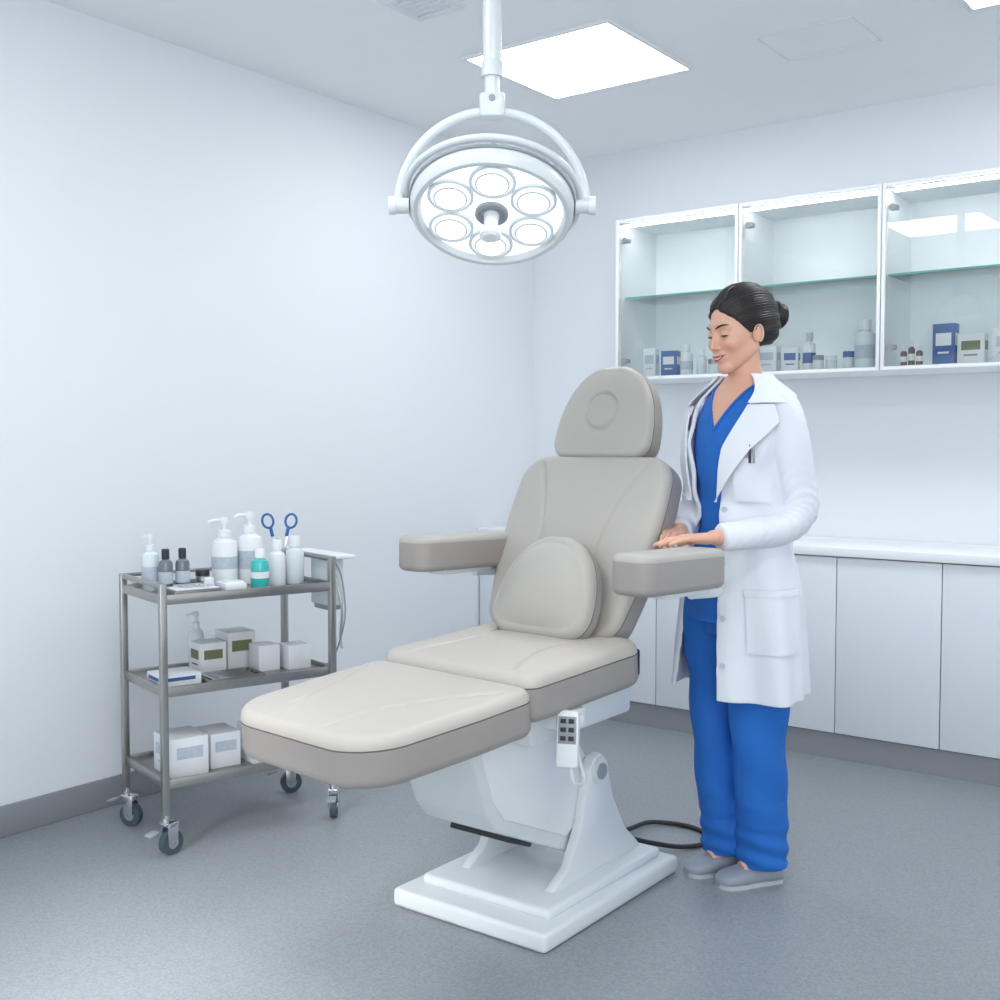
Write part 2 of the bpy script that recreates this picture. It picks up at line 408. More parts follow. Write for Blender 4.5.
arm=[(-.28,.555),(-.27,.50),(-.20,.33),(-.16,.28),(.18,.13),(.25,.16),(.29,.34),(.22,.42),(.14,.555)]
b.prism(arm,.24,M_white,Mb@RY,.012)
arm2=[(-.24,.52),(-.18,.36),(-.14,.31),(.14,.19),(.18,.21),(.22,.33),(.10,.52)]
b.prism(arm2,.252,M_white2,Mb@RY,.006)
b.box((.20,.10,.03),(0,0,0),M_dark,.004,Mb@T((0,-.03,.225))@R('X',-22))
b.box((.40,.42,.10),(0,0,0),M_white,.014,T((0,.12,.550))@R('X',3))
b.box((.34,.12,.05),(0,0,0),M_white2,.010,T((0,-.14,.56))@R('X',3)); b.box((.30,.02,.03),(0,-.205,.545),M_dark,.004)
b.box((.24,.40,.03),(0,0,0),M_grey,.005,T((0,-.40,.515))@R('X',4.5))
b.cyl((-.15,.25,.35),(.165,.25,.35),.035,M_white,Mb); b.cyl((.155,.25,.35),(.17,.25,.35),.022,M_grey,Mb)
b.box((.32,.44,.03),(0,0,0),M_white,.008,T((-.04,.47,.90))@R('X',64))
b.box((.05,.10,.08),(.17,.33,.64),M_dark,.01); b.box((.05,.10,.08),(-.19,.33,.64),M_dark,.01)
for x in(-.11,-.01): b.cyl((x,.50,1.12),(x,.555,1.30),.009,M_chrome)
b.box((.15,.02,.06),(0,0,0),M_grey,.004,T((-.06,.575,1.30))@R('X',74))
for sx,xo in((1,.422),(-1,.352)):
    b.tube(resample([(sx*.20,.46,.86),(sx*.30,.46,.85),(sx*(xo-.01),.42,.855),(sx*xo,.28,.863)],16)[:,:3],.017,M_white,seg=12)
    b.box((.07,.20,.02),(sx*xo,.22,.873),M_white,.005)
Mr=T((.280,-.04,.522))@R('Z',30)@R('X',-8)
b.box((.056,.026,.14),(0,0,0),M_white2,.009,Mr); b.box((.044,.002,.066),(0,-.0135,.022),M_grey,.0005,Mr)
for i in range(3):
    for j in range(2): b.box((.014,.003,.011),(-.010+.020*j,-.015,.002+.021*i),M_dark,.001,Mr)
b.tube(resample([(.280,-.03,.46),(.283,-.02,.41),(.25,.06,.39),(.19,.10,.46),(.16,.10,.53)],24)[:,:3],.005,M_white2,seg=8)
b.box((.16,.09,.05),(.19,-.0,.560),M_white,.008)
b.box((.05,.05,.03),(.265,-.01,.56),M_white2,.006)
b.done('lift_frame',chair)
b=B(); b.tube(resample([(-1.72,2.90,.06),(-1.66,2.98,.03),(-1.60,3.05,.012),(-1.565,3.13,.008),(-1.60,3.21,.008),(-1.69,3.24,.008),(-1.79,3.19,.012),(-1.80,3.07,.02),(-1.80,2.93,.04)],50)[:,:3],.0075,M_dark,seg=10)
b.done('power_cable')

# ------------------------------------------------------------------ surgical lamp
LZ=1.846
lamp=empty('surgical_lamp',(-1.758,2.300,LZ),37)
b=B()
b.lathe([(.0235,.35),(.0235,CH-LZ-.02)],M_white,seg=32)
b.lathe([(.06,CH-LZ-.05),(.07,CH-LZ-.02),(.07,CH-LZ)],M_white,seg=32)
b.lathe([(.019,.27),(.019,.36)],M_white,seg=28); b.lathe([(.027,.32),(.027,.355),(.024,.36)],M_white,seg=28)
b.box((.065,.05,.062),(0,0,.248),M_white,.01); b.cyl((-.0,-.03,.262),(0,.03,.262),.008,M_grey)
arc=[(.237*math.cos(a),0,.235*math.sin(a)) for a in np.linspace(math.pi,0,60)]
b.tube(arc,.012,M_white,seg=16,flat=1.0)
for sx in(-1,1):
    b.cyl((sx*.21,0,0),(sx*.260,0,0),.020,M_white); b.cyl((sx*.244,0,0),(sx*.261,0,0),.023,M_white2); b.cyl((sx*.195,0,0),(sx*.25,0,0),.012,M_grey)
b.done('suspension_arm',lamp)
RX=R('Y',3)@R('X',-28)
b=B()
b.lathe([(.03,.085),(.10,.078),(.165,.055),(.198,.025),(.208,-.005),(.205,-.028),(.197,-.037),(.186,-.037),(.180,-.028),(.178,-.020)],M_white,RX,64)
b.tube([(.221*math.cos(a),.221*math.sin(a),.02) for a in np.linspace(0,2*math.pi,80,endpoint=False)],.009,M_white,RX,12,True)
b.tube([(.209*math.cos(a),.209*math.sin(a),.004) for a in np.linspace(0,2*math.pi,80,endpoint=False)],.0035,M_grey,RX,8,True)
for a in range(0,360,90): b.cyl((.2*math.cos(D(a)),.2*math.sin(D(a)),.015),(.222*math.cos(D(a)),.222*math.sin(D(a)),.02),.006,M_white,RX)
b.lathe([(.0,-.0215),(.181,-.0215)],M_lampface,RX,64)
for i in range(6):
    a=D(60*i+30); MM=RX@T((.119*math.cos(a),.119*math.sin(a),-.022))@R('X',180)
    b.lathe([(.058,0),(.058,.008),(.055,.010),(.052,.007)],M_clearpl,MM,36)
    b.lathe([(.052,.006),(.047,.011),(.041,.014)],M_lensring,MM,36)
    b.lathe([(.041,.0142),(.033,.018),(.024,.021)],M_lensring2,MM,36)
    b.lathe([(.024,.0212),(.015,.023),(.0,.024)],M_lens,MM,36)
    b.tube([(.040*math.cos(q),.040*math.sin(q),.0145) for q in np.linspace(0,2*math.pi,36,endpoint=False)],.0012,M_grey,MM,6,True)
MM=RX@T((0,0,-.022))@R('X',180)
b.lathe([(.042,0),(.042,.01),(.036,.014),(.028,.008),(.024,.01)],M_grey,MM,36)
b.lathe([(.022,.0),(.019,.02),(.017,.05),(.026,.062),(.026,.075),(.018,.082),(.0,.083)],M_white2,MM,32)
b.done('lamp_head',lamp)

# ------------------------------------------------------------------ trolley
tr=empty('instrument_trolley',(-2.915,2.395,0),-16)
b=B(); px,py=.175,.285
for sx in(-1,1):
    for sy in(-1,1):
        h=.825 if sy<0 else .875
        b.box((.022,.022,h-.115),(sx*px,sy*py,.115+(h-.115)/2),M_steel,.003)
        b.cyl((sx*px,sy*py,.10),(sx*px,sy*py,.125),.012,M_chrome)
        Mc=T((sx*px,sy*py,0))@R('Z',35*sx+20*sy)
        b.box((.032,.05,.008),(0,.01,.098),M_chrome,.003,Mc)
        for q in(-1,1): b.box((.003,.035,.06),(q*.016,.015,.068),M_chrome,.001,Mc)
        b.cyl((-.011,.018,.037),(.011,.018,.037),.037,M_rubber,Mc,28); b.cyl((-.014,.018,.037),(.014,.018,.037),.018,M_chrome,Mc,20)
        b.cyl((-.019,.018,.037),(.019,.018,.037),.005,M_steel,Mc,10)
        b.box((.03,.035,.006),(0,-.028,.09),M_grey,.002,Mc@R('X',15))
for z in(.775,.495,.215):
    b.box((2*px+.0,2*py,.004),(0,0,z),M_steelt)
    for sx in(-1,1): b.box((.006,2*py,.03),(sx*px,0,z+.001),M_steel,.002); 
    for sy in(-1,1): b.box((2*px,.006,.03),(0,sy*py,z+.001),M_steel,.002)
for sy,h in((-1,.825),(1,.875)):
    b.tube([(-px,sy*py,h-.008),(px,sy*py,h-.008)],.009,M_steel,seg=12)
b.tube([(-px,-py,.82),(-px,py,.82)],.006,M_steel,seg=12); 
b.box((.34,.09,.012),(0,py+.05,.868),M_white2,.005)
b.box((.13,.06,.16),(.06,py+.045,.78),M_clearpl,.008); b.box((.10,.05,.03),(.06,py+.045,.70),M_grey,.005)
b.tube(resample([(.15,py+.02,.86),(.17,py+.04,.80),(.17,py+.05,.66),(.12,py+.03,.52),(.05,py+.02,.50)],30)[:,:3],.003,M_grey,seg=6)
b.tube(resample([(.12,py+.03,.86),(.15,py+.05,.70),(.14,py+.05,.60),(.15,py+.05,.56)],20)[:,:3],.004,M_steel,seg=6)
b.done('frame',tr)
ca,sa=math.cos(D(-16)),math.sin(D(-16))
def tp(x,y,z): return (-2.915+x*ca-y*sa,2.395+x*sa+y*ca,z)
zt=.7772; zm=.4972; zb=.2172
bottle('spray_bottle',tp(-.06,-.235,zt),.18,.027,M_clearpl,M_white2,'pump',M_label)
bottle('medicine_vial',tp(-.01,-.205,zt),.135,.022,M_smoke,M_dark,'cap',M_label)
bottle('medicine_vial',tp(-.01,-.150,zt),.135,.022,M_smoke,M_dark,'cap',M_label)
bottle('pump_bottle',tp(-.05,.01,zt),.225,.042,M_white2,M_white2,'pump',M_label,(.35,.6))
bottle('pump_bottle',tp(-.05,.10,zt),.240,.042,M_white2,M_white2,'pump',M_label,(.3,.65))
bottle('antiseptic_bottle',tp(.10,.065,zt),.13,.029,M_teal,M_white2,'cap',M_white2,(.35,.55))
bottle('lotion_bottle',tp(.05,.150,zt),.15,.027,M_white2,M_white2,'cap')
bottle('lotion_bottle',tp(.04,.220,zt),.16,.030,M_clearpl,M_white2,'cap')
bottle('glass_jar',tp(-.03,-.075,zt),.06,.022,M_steelt,M_dark,'jar')
b=B(); b.box((.10,.15,.018),(0,0,.009),M_steelt,.004); b.box((.09,.14,.004),(0,0,.02),M_white2,.002)
for i in range(4): b.cyl((-.03+i*.02,-.05,.027),(-.025+i*.02,.05,.027),.003,M_chrome)
b.lathe([(.016,.02),(.016,.045),(.012,.048)],M_clearpl,T((.0,.055,0)),20)
b.done('instrument_tray',loc=tp(.095,-.16,zt),rz=-16)
b=B(); b.box((.09,.075,.03),(0,0,.015),M_white2,.01); b.box((.07,.055,.008),(0,0,.03),M_clearpl,.004); b.done('swab_case',loc=tp(.09,-.03,zt),rz=-16)
b=B(); b.lathe([(.028,0),(.03,.08),(.027,.08),(.026,.006),(.0,.006)],M_clearpl,seg=24)
for k,(dx,rz) in enumerate(((.010,-13),(-.010,13))):
    Mq=T((dx*.8,dx*.6+.006*k,.01))@R('Z',37)@R('Y',rz)
    b.box((.009,.002,.15),(0,0,.075),M_chrome,.0005,Mq)
    q=-1 if k==0 else 1
    b.tube([(q*.004+.019*math.cos(a),0,.196+.024*math.sin(a)) for a in np.linspace(0,2*math.pi,28,endpoint=False)],.0042,M_scis,Mq,8,True)
    b.box((.012,.004,.036),(0,0,.158),M_scis,.002,Mq)
b.done('scissors',loc=tp(-.11,.235,zt))
carton('tissue_box',tp(-.055,-.05,zm),(.09,.09,.10),M_card,-16,M_olive)
carton('tissue_box',tp(-.10,.065,zm),(.11,.10,.12),M_card,-16,M_olive)
bottle('pump_bottle',tp(-.13,-.06,zm),.19,.025,M_clearpl,M_white2,'pump')
carton('gauze_box',tp(.02,.115,zm),(.08,.075,.085),M_white2,-16)
carton('gauze_box',tp(.05,.21,zm),(.08,.08,.08),M_white2,-16)
carton('swab_box',tp(.05,-.205,zm),(.12,.13,.035),M_white2,-16,M_blue)
b=B(); b.box((.13,.19,.006),(0,0,.003),M_dark,.002)
for sx in(-1,1): b.box((.004,.19,.014),(sx*.063,0,.007),M_steel,.001)
for sy in(-1,1): b.box((.126,.004,.014),(0,sy*.093,.007),M_steel,.001)
for i in range(7):
    xx=-.048+i*.016; b.cyl((xx,-.08,.011),(xx+.003,.07,.011),.0028,M_chrome,seg=8); b.box((.009,.03,.003),(xx,-.065,.012),M_chrome,.001); 
    if i%2: b.tube([(xx+.008*math.cos(a),.075+.008*math.sin(a),.012) for a in np.linspace(0,2*math.pi,14,endpoint=False)],.0018,M_chrome,None,6,True)
b.done('instrument_tray',loc=tp(.085,-.035,zm),rz=-16)
carton('glove_box',tp(.06,-.19,zb),(.15,.12,.12),M_card,-16,M_label)
carton('glove_box',tp(.04,-.06,zb),(.13,.10,.11),M_card,-16,M_label)
carton('gauze_box',tp(.07,.07,zb),(.16,.10,.04),M_white2,-16)
bottle('lotion_bottle',tp(-.10,.10,zb),.12,.03,M_white2,M_white2,'cap')

# ------------------------------------------------------------------ doctor
doc=empty('woman_doctor',(-1.375,2.952,0),-22); doc.scale=(.985,.985,.985)
Z=[.50,.60,.72,.85,.95,1.05,1.12,1.20,1.27,1.33,1.37,1.40,1.425,1.445,1.46]
A=[.212,.208,.202,.190,.170,.148,.152,.162,.170,.172,.166,.146,.110,.080,.066]
Bd=[.160,.156,.150,.138,.125,.106,.110,.118,.120,.112,.102,.090,.076,.066,.058]
CY=[.005,.005,.005,.005,.0,0,-.003,-.008,-.005,.002,.008,.012,.014,.012,.010]
zz=np.linspace(.5,1.46,200)
def smooth(a):
    q=np.interp(zz,Z,a); k=np.ones(11)/11; p=np.pad(q,5,mode='edge'); return np.convolve(p,k,'valid')
SA,SB,SC=smooth(A),smooth(Bd),smooth(CY)
def cpt(phi,z,off=0,fold=1):
    a=np.interp(z,zz,SA);bb=np.interp(z,zz,SB);c=np.interp(z,zz,SC)
    f=0
    if fold:
        f=max(0,(1.02-z))/.5*.017*(math.sin(phi*5+z*2)+.6*math.sin(phi*9+1+z*3))
        f+=.010*math.sin(phi*4+z*42)*math.exp(-((z-1.05)/.08)**2)+.007*math.sin(phi*7-z*30)*math.exp(-((z-1.24)/.08)**2)
    o=off+f
    return ((a+o)*math.sin(phi),c-(bb+o)*math.cos(phi),z)
def phL(z): return D(np.interp(z,[.5,.9,1.1,1.25,1.38,1.46],[20,15,14,22,42,62]))
def phR(z): return D(np.interp(z,[.5,.9,1.1,1.25,1.38,1.46],[-48,-40,-34,-34,-46,-62]))
b=B(); nph=150;nz=130
V=[];F=[]
for layer in(0,1):
    for i in range(nz):
        z=.550+(1.455-.550)*i/(nz-1); p0=phL(z);p1=2*math.pi+phR(z)
        for j in range(nph):
            V.append(cpt(p0+(p1-p0)*j/(nph-1),z,.004 if layer==0 else -.009))
n0=nz*nph
for i in range(nz-1):
    for j in range(nph-1):
        q=[i*nph+j,i*nph+j+1,(i+1)*nph+j+1,(i+1)*nph+j]; F.append(q); F.append([n0+k for k in q[::-1]])
for i in range(nz-1):
    for j in(0,nph-1):
        q=[i*nph+j,(i+1)*nph+j,n0+(i+1)*nph+j,n0+i*nph+j]; F.append(q if j==0 else q[::-1])
for j in range(nph-1):
    for i in(0,nz-1):
        q=[i*nph+j,n0+i*nph+j,n0+i*nph+j+1,i*nph+j+1]; F.append(q if i==0 else q[::-1])
b.add(V,F,M_coat)
def wr(s,a):
    w=math.sin(s*70+2.4*math.sin(a+1)+1.3*math.sin(2*a)); w=1-abs(w)**.6*1.0
    return 1+.15*(w-.35)*(.15+.85*math.exp(-((s-.60)/.15)**2)+.35*(s>.8))+.04*math.sin(a*3+s*9)
kL=resample([(.10,.012,1.364,.058),(.136,.014,1.350,.061),(.166,.022,1.27,.055),(.176,.040,1.17,.050),(.181,.052,1.085,.050),(.175,.0,1.035,.047),(.160,-.10,1.020,.042),(.146,-.205,1.010,.038)],90)
kR=resample([(-.10,.012,1.364,.058),(-.136,.014,1.350,.061),(-.168,.014,1.27,.054),(-.182,.014,1.18,.049),(-.185,.0,1.085,.048),(-.165,-.045,1.035,.045),(-.125,-.105,1.018,.041),(-.085,-.150,1.010,.037)],90)
b.tube(kL[:,:3],kL[:,3],M_coat,seg=48,fn=wr); b.tube(kR[:,:3],kR[:,3],M_coat,seg=48,fn=wr)
coat=b.done('lab_coat',doc); remesh(coat,.0037,2,.5)
def patch(bd,fn,nu,nv,th,m):
    V=[];F=[]
    for l in(0,1):
        for i in range(nv+1):
            for j in range(nu+1): V.append(fn(j/nu,i/nv,th*(1-l)))
    W=nu+1;n=W*(nv+1)
    for i in range(nv):
        for j in range(nu):
            q=[i*W+j,i*W+j+1,(i+1)*W+j+1,(i+1)*W+j]; F.append(q);F.append([n+k for k in q[::-1]])
    for i in range(nv):
        for j in(0,nu): F.append([i*W+j,(i+1)*W+j,n+(i+1)*W+j,n+i*W+j])
    for j in range(nu):
        for i in(0,nv): F.append([i*W+j,i*W+j+1,n+i*W+j+1,n+i*W+j])
    bd.add(V,F,m)
b=B()
for side in(1,-1):
    def lap(u,v,o,side=side):
        z=1.10+v*(1.37-1.10); w=D(42)*min(1,(v/.82))*(1-.35*max(0,(v-.82)/.18))
        p=(phL(z) if side>0 else phR(z)); return cpt(p+side*(w*u-.02),z,.012+o+.010*u,0)
    patch(b,lap,12,40,.005,M_coat)
    def col(u,v,o,side=side):
        z=1.374+v*.079; p=(phL(z) if side>0 else phR(z)); w=D(50)*(1-.35*v)
        return cpt(p+side*(w*u-.02),z,.013+o+.012*(1-v),0)
    patch(b,col,14,14,.005,M_coat)
def colb(u,v,o):
    ph=D(56)+u*(D(360-112)); z=1.392+v*.066; return cpt(ph,z,.016*(1-v)+o+.006,0)
patch(b,colb,50,10,.005,M_coat)
def rect(phc,zc,w,h,ex=0):
    def f(u,v,o):
        z=zc+(v-.5)*h; a=np.interp(z,zz,SA);bb=np.interp(z,zz,SB); rr=math.hypot(a*math.cos(phc),bb*math.sin(phc))
        return cpt(phc+(u-.5)*w/rr,z,.0075+ex+o)
    return f
patch(b,rect(D(53),1.160,.095,.115),20,20,.004,M_coat); patch(b,rect(D(53),1.217,.097,.016,.001),20,4,.006,M_coat)
patch(b,rect(D(72),.775,.15,.17),24,24,.004,M_coat); patch(b,rect(D(72),.855,.153,.018,.001),24,4,.006,M_coat)
p=Vector(cpt(D(49),1.230,.020)); b.cyl(p-Vector((0,0,.02)),p+Vector((0,0,.030)),.0034,M_dark); b.cyl(p+Vector((.012,.004,-.02)),p+Vector((.012,.004,.018)),.003,M_grey)
for z in(1.08,.93,.78,.65):
    p=Vector(cpt(phL(z)+.11,z,.006)); n=Vector((p.x,p.y+.0,0)).normalized(); b.cyl(p-n*.002,p+n*.003,.008,M_label,seg=20)
b.done('coat_collar_pockets',doc)
b=B(); V=[];F=[];nph=160;nz=150
for i in range(nz):
    z=.76+(1.455-.76)*i/(nz-1)
    for j in range(nph):
        ph=2*math.pi*j/nph; fo=.003*math.sin(z*50+3*ph)*math.exp(-((z-1.02)/.15)**2) if z<1.28 else 0
        V.append(cpt(ph,z,-.016+fo,0))
Fb=[];Fs=[]
for i in range(nz-1):
    for j in range(nph):
        q=[i*nph+j,i*nph+(j+1)%nph,(i+1)*nph+(j+1)%nph,(i+1)*nph+j]
        x,y,z=V[q[0]]; sk=(y<.01 and z>1.30 and abs(x)<(z-1.30)*.62) or z>1.445
        (Fs if sk else Fb).append(q)
b.add(V,Fb,M_scrub); b.add(V,Fs,M_skin)
for s in(1,-1):
    pts=[]
    for t in np.linspace(0,1,20):
        z=1.30+t*.145; x=(z-1.30)*.62*s; a=np.interp(z,zz,SA)-.016;bb=np.interp(z,zz,SB)-.016;c=np.interp(z,zz,SC)
        ph=math.asin(max(-1,min(1,x/a))); pts.append((x,c-bb*math.cos(ph)-.001,z))
    b.tube(pts,.0045,M_scrub,seg=8)
b.done('scrub_top',doc,sharp=80)
b=B()
def legfn(s,a): return 1+.045*math.sin(3*a+s*7)+.055*math.sin(s*60+3*math.sin(a))*(s>.78)+.045*math.sin(s*34+a*2)*(.25<s<.7)
for k in([(.075,.0,.88,.10),(.085,0,.76,.105),(.086,0,.62,.092),(.08,.0,.46,.078),(.072,.02,.28,.073),(.062,.04,.14,.073),(.06,.045,.055,.073)],
         [(-.075,.0,.88,.10),(-.085,0,.76,.105),(-.084,0,.62,.092),(-.078,-.01,.46,.078),(-.074,.0,.28,.073),(-.068,.02,.14,.073),(-.066,.025,.06,.073)]):
    q=resample(k,70); b.tube(q[:,:3],q[:,3],M_scrub,seg=40,fn=legfn)
b.tube([(0,0,.72),(0,0,.80),(0,0,.9),(0,0,.96)],[.10,.12,.125,.115],M_scrub,seg=40)
o=b.done('trousers',doc); remesh(o,.0042,2,.5)
for s,ax,ay,rz in((1,.062,.046,-14),(-1,-.056,.028,-12)):
    b=B(); Mf=T((ax,ay,0))@R('Z',rz)
    S=[(.052,.020,.030),(.047,.030,.05),(.028,.034,.062),(0,.035,.060),(-.042,.037,.054),(-.082,.042,.046),(-.115,.041,.038),(-.136,.032,.030),(-.147,.015,.020)]
    K=resample([(q[0],q[1],q[2]) for q in S],40); V=[];F=[];n=28
    for y,w,h in K:
        for j in range(n):
            a=2*math.pi*j/n; c,sn=math.cos(a),math.sin(a)
            x=w*math.copysign(abs(c)**.75,c); z=(h/2+h/2*math.copysign(abs(sn)**.7,sn))+.004
            V.append((x,y,z))
    for i in range(len(K)-1):
        for j in range(n): F.append([i*n+j,(i+1)*n+j,(i+1)*n+(j+1)%n,i*n+(j+1)%n])
    F.append(list(range(n))); F.append([(len(K)-1)*n+j for j in range(n)][::-1])
    b.add(V,F,M_shoe,Mf)
    out=[(w*1.03,y) for y,w,h in K]+[(-w*1.03,y) for y,w,h in K[::-1]]
    b.prism(out,.012,M_sole,Mf@T((0,0,.006)))
    b.tube([Mf@Vector((0,.012,.13)),Mf@Vector((0,.006,.08)),Mf@Vector((0,-.033,.055)),Mf@Vector((0,-.066,.040))],[.038,.036,.031,.025],M_skin,seg=24)
    b.done('shoe_left' if s>0 else 'shoe_right',doc,sharp=60)
# ---- head
def sd_ell(P,c,r):
    q=P-np.array(c); r=np.array(r); k0=np.linalg.norm(q/r,axis=1); k1=np.linalg.norm(q/r**2,axis=1)+1e-9; return k0*(k0-1)/k1
def sd_cap(P,a,b_,ra,rb):
    a=np.array(a);b_=np.array(b_); ab=b_-a; t=np.clip(((P-a)@ab)/(ab@ab),0,1); return np.linalg.norm(P-a-t[:,None]*ab,axis=1)-(ra+(rb-ra)*t)
def smin(a,b_,k): h=np.clip(.5+.5*(b_-a)/k,0,1); return b_*(1-h)+a*h-k*h*(1-h)
def smax(a,b_,k): return -smin(-a,-b_,k)
def headsdf(P):
    P=P.copy(); P[:,0]=np.abs(P[:,0])
    d=sd_ell(P,(0,.020,.032),(.072,.092,.082))
    d=smin(d,sd_ell(P,(0,-.028,-.030),(.055,.056,.070)),.03)
    d=smin(d,sd_cap(P,(.048,.005,-.05),(.012,-.062,-.092),.016,.013),.025)
    d=smin(d,sd_ell(P,(0,-.070,-.094),(.017,.016,.014)),.018)
    d=smin(d,sd_ell(P,(.036,-.054,-.026),(.023,.023,.019)),.018)
    d=smin(d,sd_cap(P,(0,-.071,.026),(.034,-.062,.024),.011,.010),.014)
    d=smax(d,-sd_ell(P,(.031,-.096,.004),(.017,.024,.012)),.012)
    d=smin(d,sd_cap(P,(0,-.078,.010),(0,-.097,-.028),.0062,.0076),.010)
    d=smin(d,sd_ell(P,(.0098,-.087,-.033),(.0066,.0092,.006)),.006)
    d=smin(d,sd_ell(P,(0,-.078,-.060),(.026,.012,.016)),.012)
    d=smin(d,sd_ell(P,(0,-.0885,-.0560),(.020,.0055,.0042)),.004)
    d=smin(d,sd_ell(P,(0,-.0870,-.0680),(.017,.006,.0050)),.004)
    return d
def rays(c,sdf,nu,nv,rmax=.2,front=True):
    dirs=[]
    for i in range(nv):
        th=math.pi*(i+.5)/nv
        for j in range(nu):
            t=2*math.pi*j/nu; ph=t-(.6*math.sin(t) if front else 0)
            dirs.append((math.sin(th)*math.sin(ph),-math.sin(th)*math.cos(ph),math.cos(th)))
    Dr=np.array(dirs); t=np.full(len(Dr),rmax); c=np.array(c)
    for _ in range(60): t-=.7*np.clip(sdf(c+Dr*t[:,None]),-.01,.05)
    P=c+Dr*t[:,None]; F=[]
    for i in range(nv-1):
        for j in range(nu): F.append([i*nu+j,(i+1)*nu+j,(i+1)*nu+(j+1)%nu,i*nu+(j+1)%nu])
    F.append(list(range(nu))); F.append([(nv-1)*nu+j for j in range(nu)][::-1])
    return P,F,t,Dr
hd=empty('head',(0,-.015,1.583),0); hd.parent=doc; hd.rotation_euler=(D(14),0,D(-6))
P,F,_,_=rays((0,-.015,-.01),headsdf,340,280)
b=B(); b.add(P.tolist(),F,M_face); o=b.done('face',hd,sharp=180)
base=np.array(srgb(224,174,150)[:3]); lip=np.array(srgb(180,78,80)[:3]); blush=np.array(srgb(222,142,126)[:3])
x,y,z=P[:,0],P[:,1],P[:,2]; C=np.tile(base,(len(P),1))
ck=np.exp(-(((np.abs(x)-.040)/.018)**2+((z+.03)/.016)**2))*(y<-.02)*.45; C=C*(1-ck[:,None])+blush*ck[:,None]
es=np.exp(-(((np.abs(x)-.031)/.016)**2+((z-.008)/.009)**2))*(y<-.04)*.35; C=C*(1-es[:,None])+np.array(srgb(170,115,98)[:3])*es[:,None]
ml=-.0625+11*x*x; up=np.clip((.0275-np.abs(x))/.003,0,1)*np.clip((.0085*(1-(np.abs(x)/.030)**2)-np.abs(z-ml))/.0012,0,1)*(y<-.055)
C=C*(1-up[:,None])+lip*up[:,None]
dk=np.clip((.0300-np.abs(x))/.003,0,1)*np.clip((.0026*(1-(np.abs(x)/.032)**2)+.0006-np.abs(z-ml))/.0007,0,1)*(y<-.055); C=C*(1-dk[:,None])+np.array([.12,.025,.025])*dk[:,None]
te=np.clip((.0200-np.abs(x))/.002,0,1)*np.clip((.0019-np.abs(z-ml-.0003))/.0006,0,1)*(y<-.06); C=C*(1-te[:,None])+np.array([.85,.82,.78])*te[:,None]
ca_=o.data.color_attributes.new('Col','FLOAT_COLOR','POINT'); ca_.data.foreach_set('color',np.hstack([C,np.ones((len(P),1))]).ravel())
for s in(1,-1):
    bm=bmesh.new(); bmesh.ops.create_uvsphere(bm,u_segments=28,v_segments=20,radius=.0118)
    me=bpy.data.meshes.new('eyeball'); bm.to_mesh(me); bm.free(); me.materials.append(M_eye)
    cc=me.color_attributes.new('Col','FLOAT_COLOR','POINT'); g=Vector((0,-.90,-.42)).normalized(); cols=[]
    for v in me.vertices:
        d=v.co.normalized().dot(g); cols+= [.01,.008,.008,1] if d>.93 else ([.08,.035,.02,1] if d>.80 else [.62,.55,.52,1])
    cc.data.foreach_set('color',cols); me.polygons.foreach_set('use_smooth',[True]*len(me.polygons))
    e=bpy.data.objects.new('eyeball',me); coll.objects.link(e); e.parent=hd; e.location=(s*.030,-.0660,.003)
    b=B(); V=[];F=[];nu_,nv_=40,14
    for i in range(nv_+1):
        for j in range(nu_+1):
            az=D(-120+240*j/nu_); e0=-17-13*(abs(az)/1.6)**3; el=D(e0+i*((66-e0)/nv_)); r=.0134
            V.append((s*.030+r*math.cos(el)*math.sin(az),-.0665-r*math.cos(el)*math.cos(az),.003+r*math.sin(el)))
    for i in range(nv_):
        for j in range(nu_): F.append([i*(nu_+1)+j,i*(nu_+1)+j+1,(i+1)*(nu_+1)+j+1,(i+1)*(nu_+1)+j])
    b.add(V,F,M_skin)
    b.tube([Vector(V[j])+Vector((0,-.0010,-.0004)) for j in range(7,nu_-6)],.0015,M_hair,seg=6)
    br_=[(s*(.014+.034*t),-.0845+.0205*t**1.8,.0205+.007*math.sin(t*2.4)) for t in np.linspace(0,1,14)]
    b.tube(br_,[.0010+.0018*math.sin(math.pi*min(1,(.12+t*.85))) for t in np.linspace(0,1,14)],M_hair,seg=8)
    Me=T((s*.0715,.012,-.016))@R('Z',s*-22)@R('X',-10)
    b.ell((0,0,0),(.006,.013,.024),M_skin,Me,20,16)
    b.tube([(s*.004,.013*math.cos(a),.024*math.sin(a)) for a in np.linspace(-1.2,3.9,22)],.003,M_skin,Me,8)
    b.done('eyelid_brow_ear',hd,sharp=80)
def hairsdf(P):
    d=sd_ell(P,(0,.028,.036),(.084,.102,.094)); return smin(d,sd_ell(P,(0,.080,-.005),(.058,.045,.058)),.03)
P,F,t,Dr=rays((0,.0,.0),hairsdf,360,260,.2,False)
az=np.degrees(np.abs(np.arctan2(P[:,0],-P[:,1])))
line=np.interp(az,[0,12,30,45,58,70,82,95,108,130,180],[.070,.064,.052,.039,.022,.000,-.016,-.018,-.036,-.062,-.070])
h=P[:,2]-line; mk=np.clip((h+.003)/.014,0,1); mk=mk*mk*(3-2*mk)
flow=np.arctan2(P[:,2]-.015,np.abs(P[:,0])+.02)
strand=.0009*np.sin(flow*95+P[:,1]*25)+.0006*np.sin(flow*210-P[:,1]*40)+.002*np.sin(flow*16+P[:,1]*14)
part=.004*np.exp(-(P[:,0]-.012)**2/.004**2)*(P[:,1]<.02)
r=(t+strand-part)*mk+(t-.028)*(1-mk)
P=Dr*r[:,None]
b=B(); b.add(P.tolist(),F,M_hair); 
V=[];F=[];nu_,nv_=64,40
